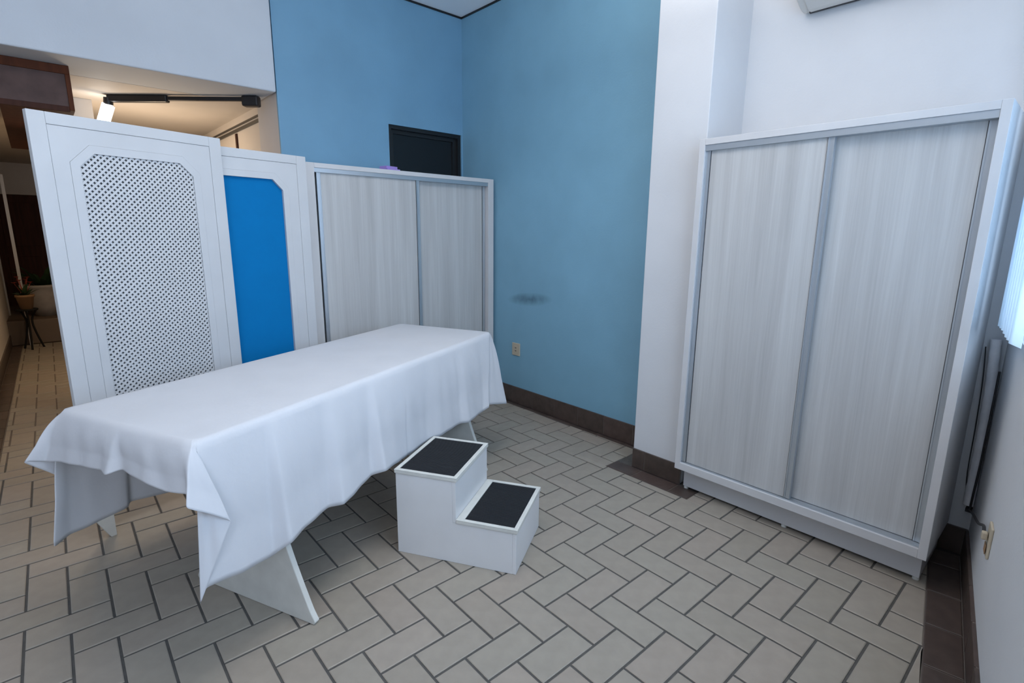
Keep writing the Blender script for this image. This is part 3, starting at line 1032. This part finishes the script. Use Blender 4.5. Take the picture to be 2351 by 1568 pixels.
# flap and grille pieces follow the curved underside
fl = [(-0.030, -0.006), (-0.062, -0.003), (-0.122, 0.024), (-0.150, 0.047), (-0.146, 0.052), (-0.118, 0.030), (-0.060, 0.004), (-0.030, 0.002)]
MB().prism(fl, 1, -AL + 0.035, -0.035).build('air_flap', M['ac_white'], ac, 0.001)
fp = [(-0.172, 0.066), (-0.204, 0.122), (-0.206, 0.25), (-0.200, 0.25), (-0.198, 0.125), (-0.170, 0.072)]
MB().prism(fp, 1, -AL + 0.012, -0.012).build('front_cover', M['ac_white'], ac, 0.001)
MB().box(-0.032, -0.018, -AL + 0.03, -0.03, -0.008, 0.001).build('air_slot', M['cable'], ac)


def smooth(pts, n=6):
    pts = [Vector(p) for p in pts]
    out = []
    for i in range(len(pts) - 1):
        p0, p1, p2, p3 = pts[max(i - 1, 0)], pts[i], pts[i + 1], pts[min(i + 2, len(pts) - 1)]
        for k in range(n):
            t_ = k / n
            out.append(0.5 * ((2 * p1) + (-p0 + p2) * t_ + (2 * p0 - 5 * p1 + 4 * p2 - p3) * t_ ** 2 + (-p0 + 3 * p1 - 3 * p2 + p3) * t_ ** 3))
    out.append(pts[-1])
    return out


# drain hose in the corner with loose cables
pts = smooth([(2.892, 0.234, 0.985), (2.893, 0.224, 0.80), (2.894, 0.219, 0.60), (2.894, 0.2175, 0.40), (2.894, 0.217, 0.25)], 10)
dh = MB().tube(pts, [0.0185 + 0.0010 * math.sin(i * 1.9) for i in range(len(pts))], 12).build('drain_hose', M['hose'])
tag(dh, 'white drain hose hanging down the corner below the blind', 'hose')
cb = empty('power_cable', (2.89, 0.22, 0.235))


def cchild(mb, name, m):
    o = mb.build(name, m, cb)
    o.matrix_parent_inverse = Matrix.Translation(cb.location).inverted()
    return o


tag(cb, 'thin black cable beside the white hose, running to the outlet under the blind', 'cable')
cchild(MB().tube(smooth([(2.898, 0.262, 0.95), (2.904, 0.251, 0.80), (2.908, 0.245, 0.60), (2.908, 0.242, 0.40), (2.903, 0.232, 0.30), (2.890, 0.214, 0.242)], 8), 0.0022), 'cable_strand', M['cable'])
cchild(MB().tube(smooth([(2.862, 0.202, 0.86), (2.866, 0.202, 0.66), (2.870, 0.203, 0.45), (2.874, 0.206, 0.32), (2.880, 0.208, 0.238)], 8), 0.0045), 'cable_strand', M['cable'])
cchild(MB().box(2.870, 2.900, 0.200, 0.222, 0.224, 0.240), 'cable_tie', M['cable'])
op = uvw(-0.70, 0.0, 0.395)
cchild(MB().tube(smooth([(2.880, 0.212, 0.232), (2.72, 0.184, 0.285), (2.50, 0.150, 0.346), (2.36, 0.127, 0.402), (2.272, 0.118, 0.418)], 8), 0.005), 'cable_strand', M['cable'])
ol = empty('power_outlet', uvw(-0.72, 0, 0.40), WANG)
tag(ol, 'beige power outlet on the right wall under the window, cable plugged in', 'outlet')
MB().box(-0.036, 0.036, 0, 0.008, -0.055, 0.055).build('cover_plate', M['beige_plastic'], ol, 0.003)
MB().box(-0.012, 0.012, 0.010, 0.026, 0.0, 0.026).build('plug', M['beige_plastic'], ol, 0.004)
MB().box(-0.02, 0.02, 0.010, 0.012, -0.046, -0.014).build('socket', M['clay'], ol, 0.001)

# vertical blind drawn to the corner end of the window
bl = empty('vertical_blind', uvw(-0.6, 0.05, 1.06), WANG)
tag(bl, 'pale blue vertical blind glowing at the window beside the tall cabinet', 'blind')
MB().box(-2.1, 0.50, -0.02, 0.02, 1.43, 1.47).build('head_rail', M['frame_white'], bl, 0.002)
for k in range(7):
    ux = 0.215 - k * 0.072
    m_ = MB()
    an = math.radians(14)
    ca, sa = math.cos(an) * 0.044, math.sin(an) * 0.044
    zlo = 0.018 + random.uniform(-0.004, 0.004)
    q = [(ux - ca, -sa), (ux + ca, sa), (ux + ca - 0.0006, sa + 0.0012), (ux - ca - 0.0006, -sa + 0.0012)]
    m_.prism(q, 2, zlo, 1.43)
    m_.build('slat', M['slat'], bl)

# ------------------------------------------------------------------ hallway things
wbx = empty('wood_bulkhead', (0.11, 4.25, 2.03))
tag(wbx, 'dark red wood boxed beam with a mauve panel under the hallway lintel', 'beam')
X0_, X1_, Y0_, Y1_, Z0_, Z1_ = -0.03, 0.262, 4.0, 6.2, 2.05, 2.284


def bchild(mb, name, m, bevel=0.0):
    o = mb.build(name, m, wbx, bevel)
    o.matrix_parent_inverse = Matrix.Translation(wbx.location).inverted()
    return o


bchild(MB().box(X0_ - 0.02, X1_, Y0_ + 0.018, Y1_, Z0_, Z1_), 'box_core', M['wood_dark'])
bchild(MB().box(X0_ - 0.02, X1_, Y0_, Y0_ + 0.018, Z1_ - 0.045, Z1_).box(X1_ - 0.022, X1_, Y0_, Y0_ + 0.018, Z0_, Z1_ - 0.045), 'frame_rail', M['wood_orange'], 0.002)
bchild(MB().box(X0_ - 0.02, X1_ - 0.022, Y0_, Y0_ + 0.018, Z0_ - 0.01, Z0_ + 0.02), 'bottom_rail', M['wood_dark'], 0.002)
bchild(MB().box(X0_ - 0.02, X1_ - 0.022, Y0_ + 0.008, Y0_ + 0.018, Z0_ + 0.02, Z1_ - 0.045), 'front_panel', M['panel_mauve'])
struct(box('wall_hall_pier', M['beige_wall'], 0.275, 0.42, 4.9, 5.3, 0, 2.284))

al = empty('arm_lamp', (1.25, 3.96, 2.25))
tag(al, 'black adjustable arm lamp with a lit white tube under the hall ceiling', 'lamp')


def achild(mb, name, m, bevel=0.0):
    o = mb.build(name, m, al, bevel)
    o.matrix_parent_inverse = Matrix.Translation(al.location).inverted()
    return o


pa, pb = Vector((1.240, 3.965, 2.260)), Vector((0.490, 4.640, 2.260))
ed = (pb - pa).normalized()
en = Vector((-ed.y, ed.x, 0))


def abox(a, b, hw_, z0, z1):
    p, q = pa.lerp(pb, a), pa.lerp(pb, b)
    v = [p + en * hw_, q + en * hw_, q - en * hw_, p - en * hw_]
    return MB().prism([(x.x, x.y) for x in v], 2, z0, z1)


achild(abox(-0.01, 0.10, 0.03, 2.215, 2.284), 'wall_bracket', M['black'], 0.012)
achild(abox(0.08, 0.70, 0.012, 2.250, 2.276), 'arm', M['black'], 0.004)
achild(abox(0.60, 1.0, 0.022, 2.238, 2.283), 'arm_housing', M['black'], 0.008)
h0 = pb + Vector((-0.0, 0.0, -0.005))
h1 = h0 + Vector((-0.004, 0.003, -0.035))
achild(MB().tube([h0 + Vector((0, 0, 0.01)), h1], 0.028, 12), 'head_joint', M['black'])
h2 = h1 + Vector((-0.045, 0.040, -0.13))
achild(MB().tube([h1, h2], 0.036, 14), 'tube', M['tube_glow'])
pl = bpy.data.lights.new('arm_lamp_light', 'SPOT')
pl.energy, pl.color, pl.shadow_soft_size, pl.spot_size, pl.spot_blend = 16, (1.0, 0.86, 0.66), 0.04, math.radians(150), 0.6
plo = bpy.data.objects.new('arm_lamp_light', pl)
plo.location = h2 + Vector((0.0, 0.0, -0.02))
hs = bpy.data.lights.new('hidden_hall_fill', 'POINT')  # added fill hidden behind the screens, brightens hall ceiling and jamb; no fixture
hs.energy, hs.color, hs.shadow_soft_size = 12, (1.0, 0.78, 0.55), 0.15
hso = bpy.data.objects.new('hidden_hall_fill', hs)
hso.location = (0.72, 4.95, 1.7)
COL.objects.link(hso)
COL.objects.link(plo)

# far end of the hall: raised tiled platform, dark double door, glass-door post, plants
pf = struct(box('floor_platform', M['platform'], -2.0, 1.33, 8.62, 10.45, 0, 0.30, bevel=0.01))
dd = empty('door_1', (0.24, 10.35, 0.30))
struct(dd)
for xa in (-0.42, 0.24):
    d = MB().box(xa - 0.24, xa + 0.42, 0, 0.04, 0, 1.56).build('door_leaf', M['wood_dark'], dd, 0.003)
    d.location = (0, 0, 0)
    MB().box(xa - 0.14, xa + 0.32, -0.012, 0, 0.15, 0.7).box(xa - 0.14, xa + 0.32, -0.012, 0, 0.85, 1.45).build('raised_panel', M['wood_dark'], d, 0.004)
struct(box('trim_10', M['steel'], -0.215, -0.185, 8.55, 8.58, 0.0, 2.0))

# potted plant on the platform
pp = empty('potted_plant', (-0.01, 9.0, 0.30))
tag(pp, 'bushy potted plant in a greyish white pot at the far end of the hall', 'plant')
MB().lathe([(0.0, 0.0), (0.11, 0.0), (0.17, 0.14), (0.205, 0.30), (0.215, 0.36), (0.225, 0.37), (0.225, 0.40), (0.20, 0.40), (0.19, 0.35), (0.0, 0.35)], 24).build('pot', M['pot'], pp)
MB().lathe([(0.0, 0.362), (0.19, 0.36)], 20).build('soil', M['soil'], pp)


def leaf_mb(mb, base, d, L, w):
    d = d.normalized()
    s = d.cross(Vector((0, 0, 1)))
    s = s.normalized() if s.length > 0.1 else Vector((1, 0, 0))
    up = s.cross(d)
    p = [base, base + d * L * .35 + s * w + up * L * .04, base + d * L * .35 - s * w + up * L * .04, base + d * L * .75 + s * w * .7, base + d * L * .75 - s * w * .7, base + d * L - up * L * .12,
         base + d * L * .35, base + d * L * .75 - up * L * 0.03]
    mb.add(p, [(0, 1, 6), (0, 6, 2), (1, 3, 7, 6), (6, 7, 4, 2), (3, 5, 7), (7, 5, 4)], True)


for k in range(26):
    an = k * 2.4
    el_ = random.uniform(0.25, 1.2)
    L = random.uniform(0.2, 0.36)
    mb = MB()
    dd_ = Vector((math.cos(an) * math.cos(el_), math.sin(an) * math.cos(el_), math.sin(el_)))
    leaf_mb(mb, Vector((math.cos(an) * 0.05, math.sin(an) * 0.05, 0.36)), dd_, L, 0.035)
    mb.build('leaf', M['leaf'], pp)
# flowering plant in a dark iron stand
ps = empty('plant_stand', (-0.18, 8.30, 0))
tag(ps, 'black iron plant stand on the hall floor near the far step', 'plant stand')
for k in range(3):
    an = k * 2.094 + 0.4
    c_, s_ = math.cos(an), math.sin(an)
    MB().tube(smooth([(c_ * 0.10, s_ * 0.10, 0.0), (c_ * 0.05, s_ * 0.05, 0.18), (c_ * 0.03, s_ * 0.03, 0.34), (c_ * 0.085, s_ * 0.085, 0.46)], 5), 0.011, 8).build('leg', M['iron'], ps)
MB().lathe([(0.0, 0.455), (0.095, 0.455), (0.10, 0.462), (0.10, 0.475), (0.0, 0.475)], 18).build('tray', M['iron'], ps)
fp_ = empty('flowering_plant', (-0.18, 8.30, 0.475))
tag(fp_, 'red flowering plant in an orange clay pot on the black stand', 'plant')
MB().lathe([(0.0, 0.0), (0.055, 0.0), (0.08, 0.14), (0.088, 0.14), (0.088, 0.165), (0.075, 0.165), (0.07, 0.14), (0.0, 0.14)], 18).build('pot', M['clay'], fp_)
for k in range(16):
    an = k * 2.4
    el_ = random.uniform(0.3, 1.3)
    mb = MB()
    dd_ = Vector((math.cos(an) * math.cos(el_), math.sin(an) * math.cos(el_), math.sin(el_)))
    leaf_mb(mb, Vector((0, 0, 0.14)), dd_, random.uniform(0.10, 0.19), 0.025)
    mb.build('leaf', M['leaf'], fp_)
for k in range(6):
    an = k * 1.1
    p = Vector((math.cos(an) * 0.07, math.sin(an) * 0.07, 0.30 + 0.03 * (k % 3)))
    mb = MB()
    for q in range(5):
        leaf_mb(mb, p, Vector((math.cos(q * 1.257), math.sin(q * 1.257), 0.5)), 0.035, 0.014)
    mb.tube([Vector((0, 0, 0.14)), p], 0.003, 5)
    mb.build('flower', M['flower'], fp_)
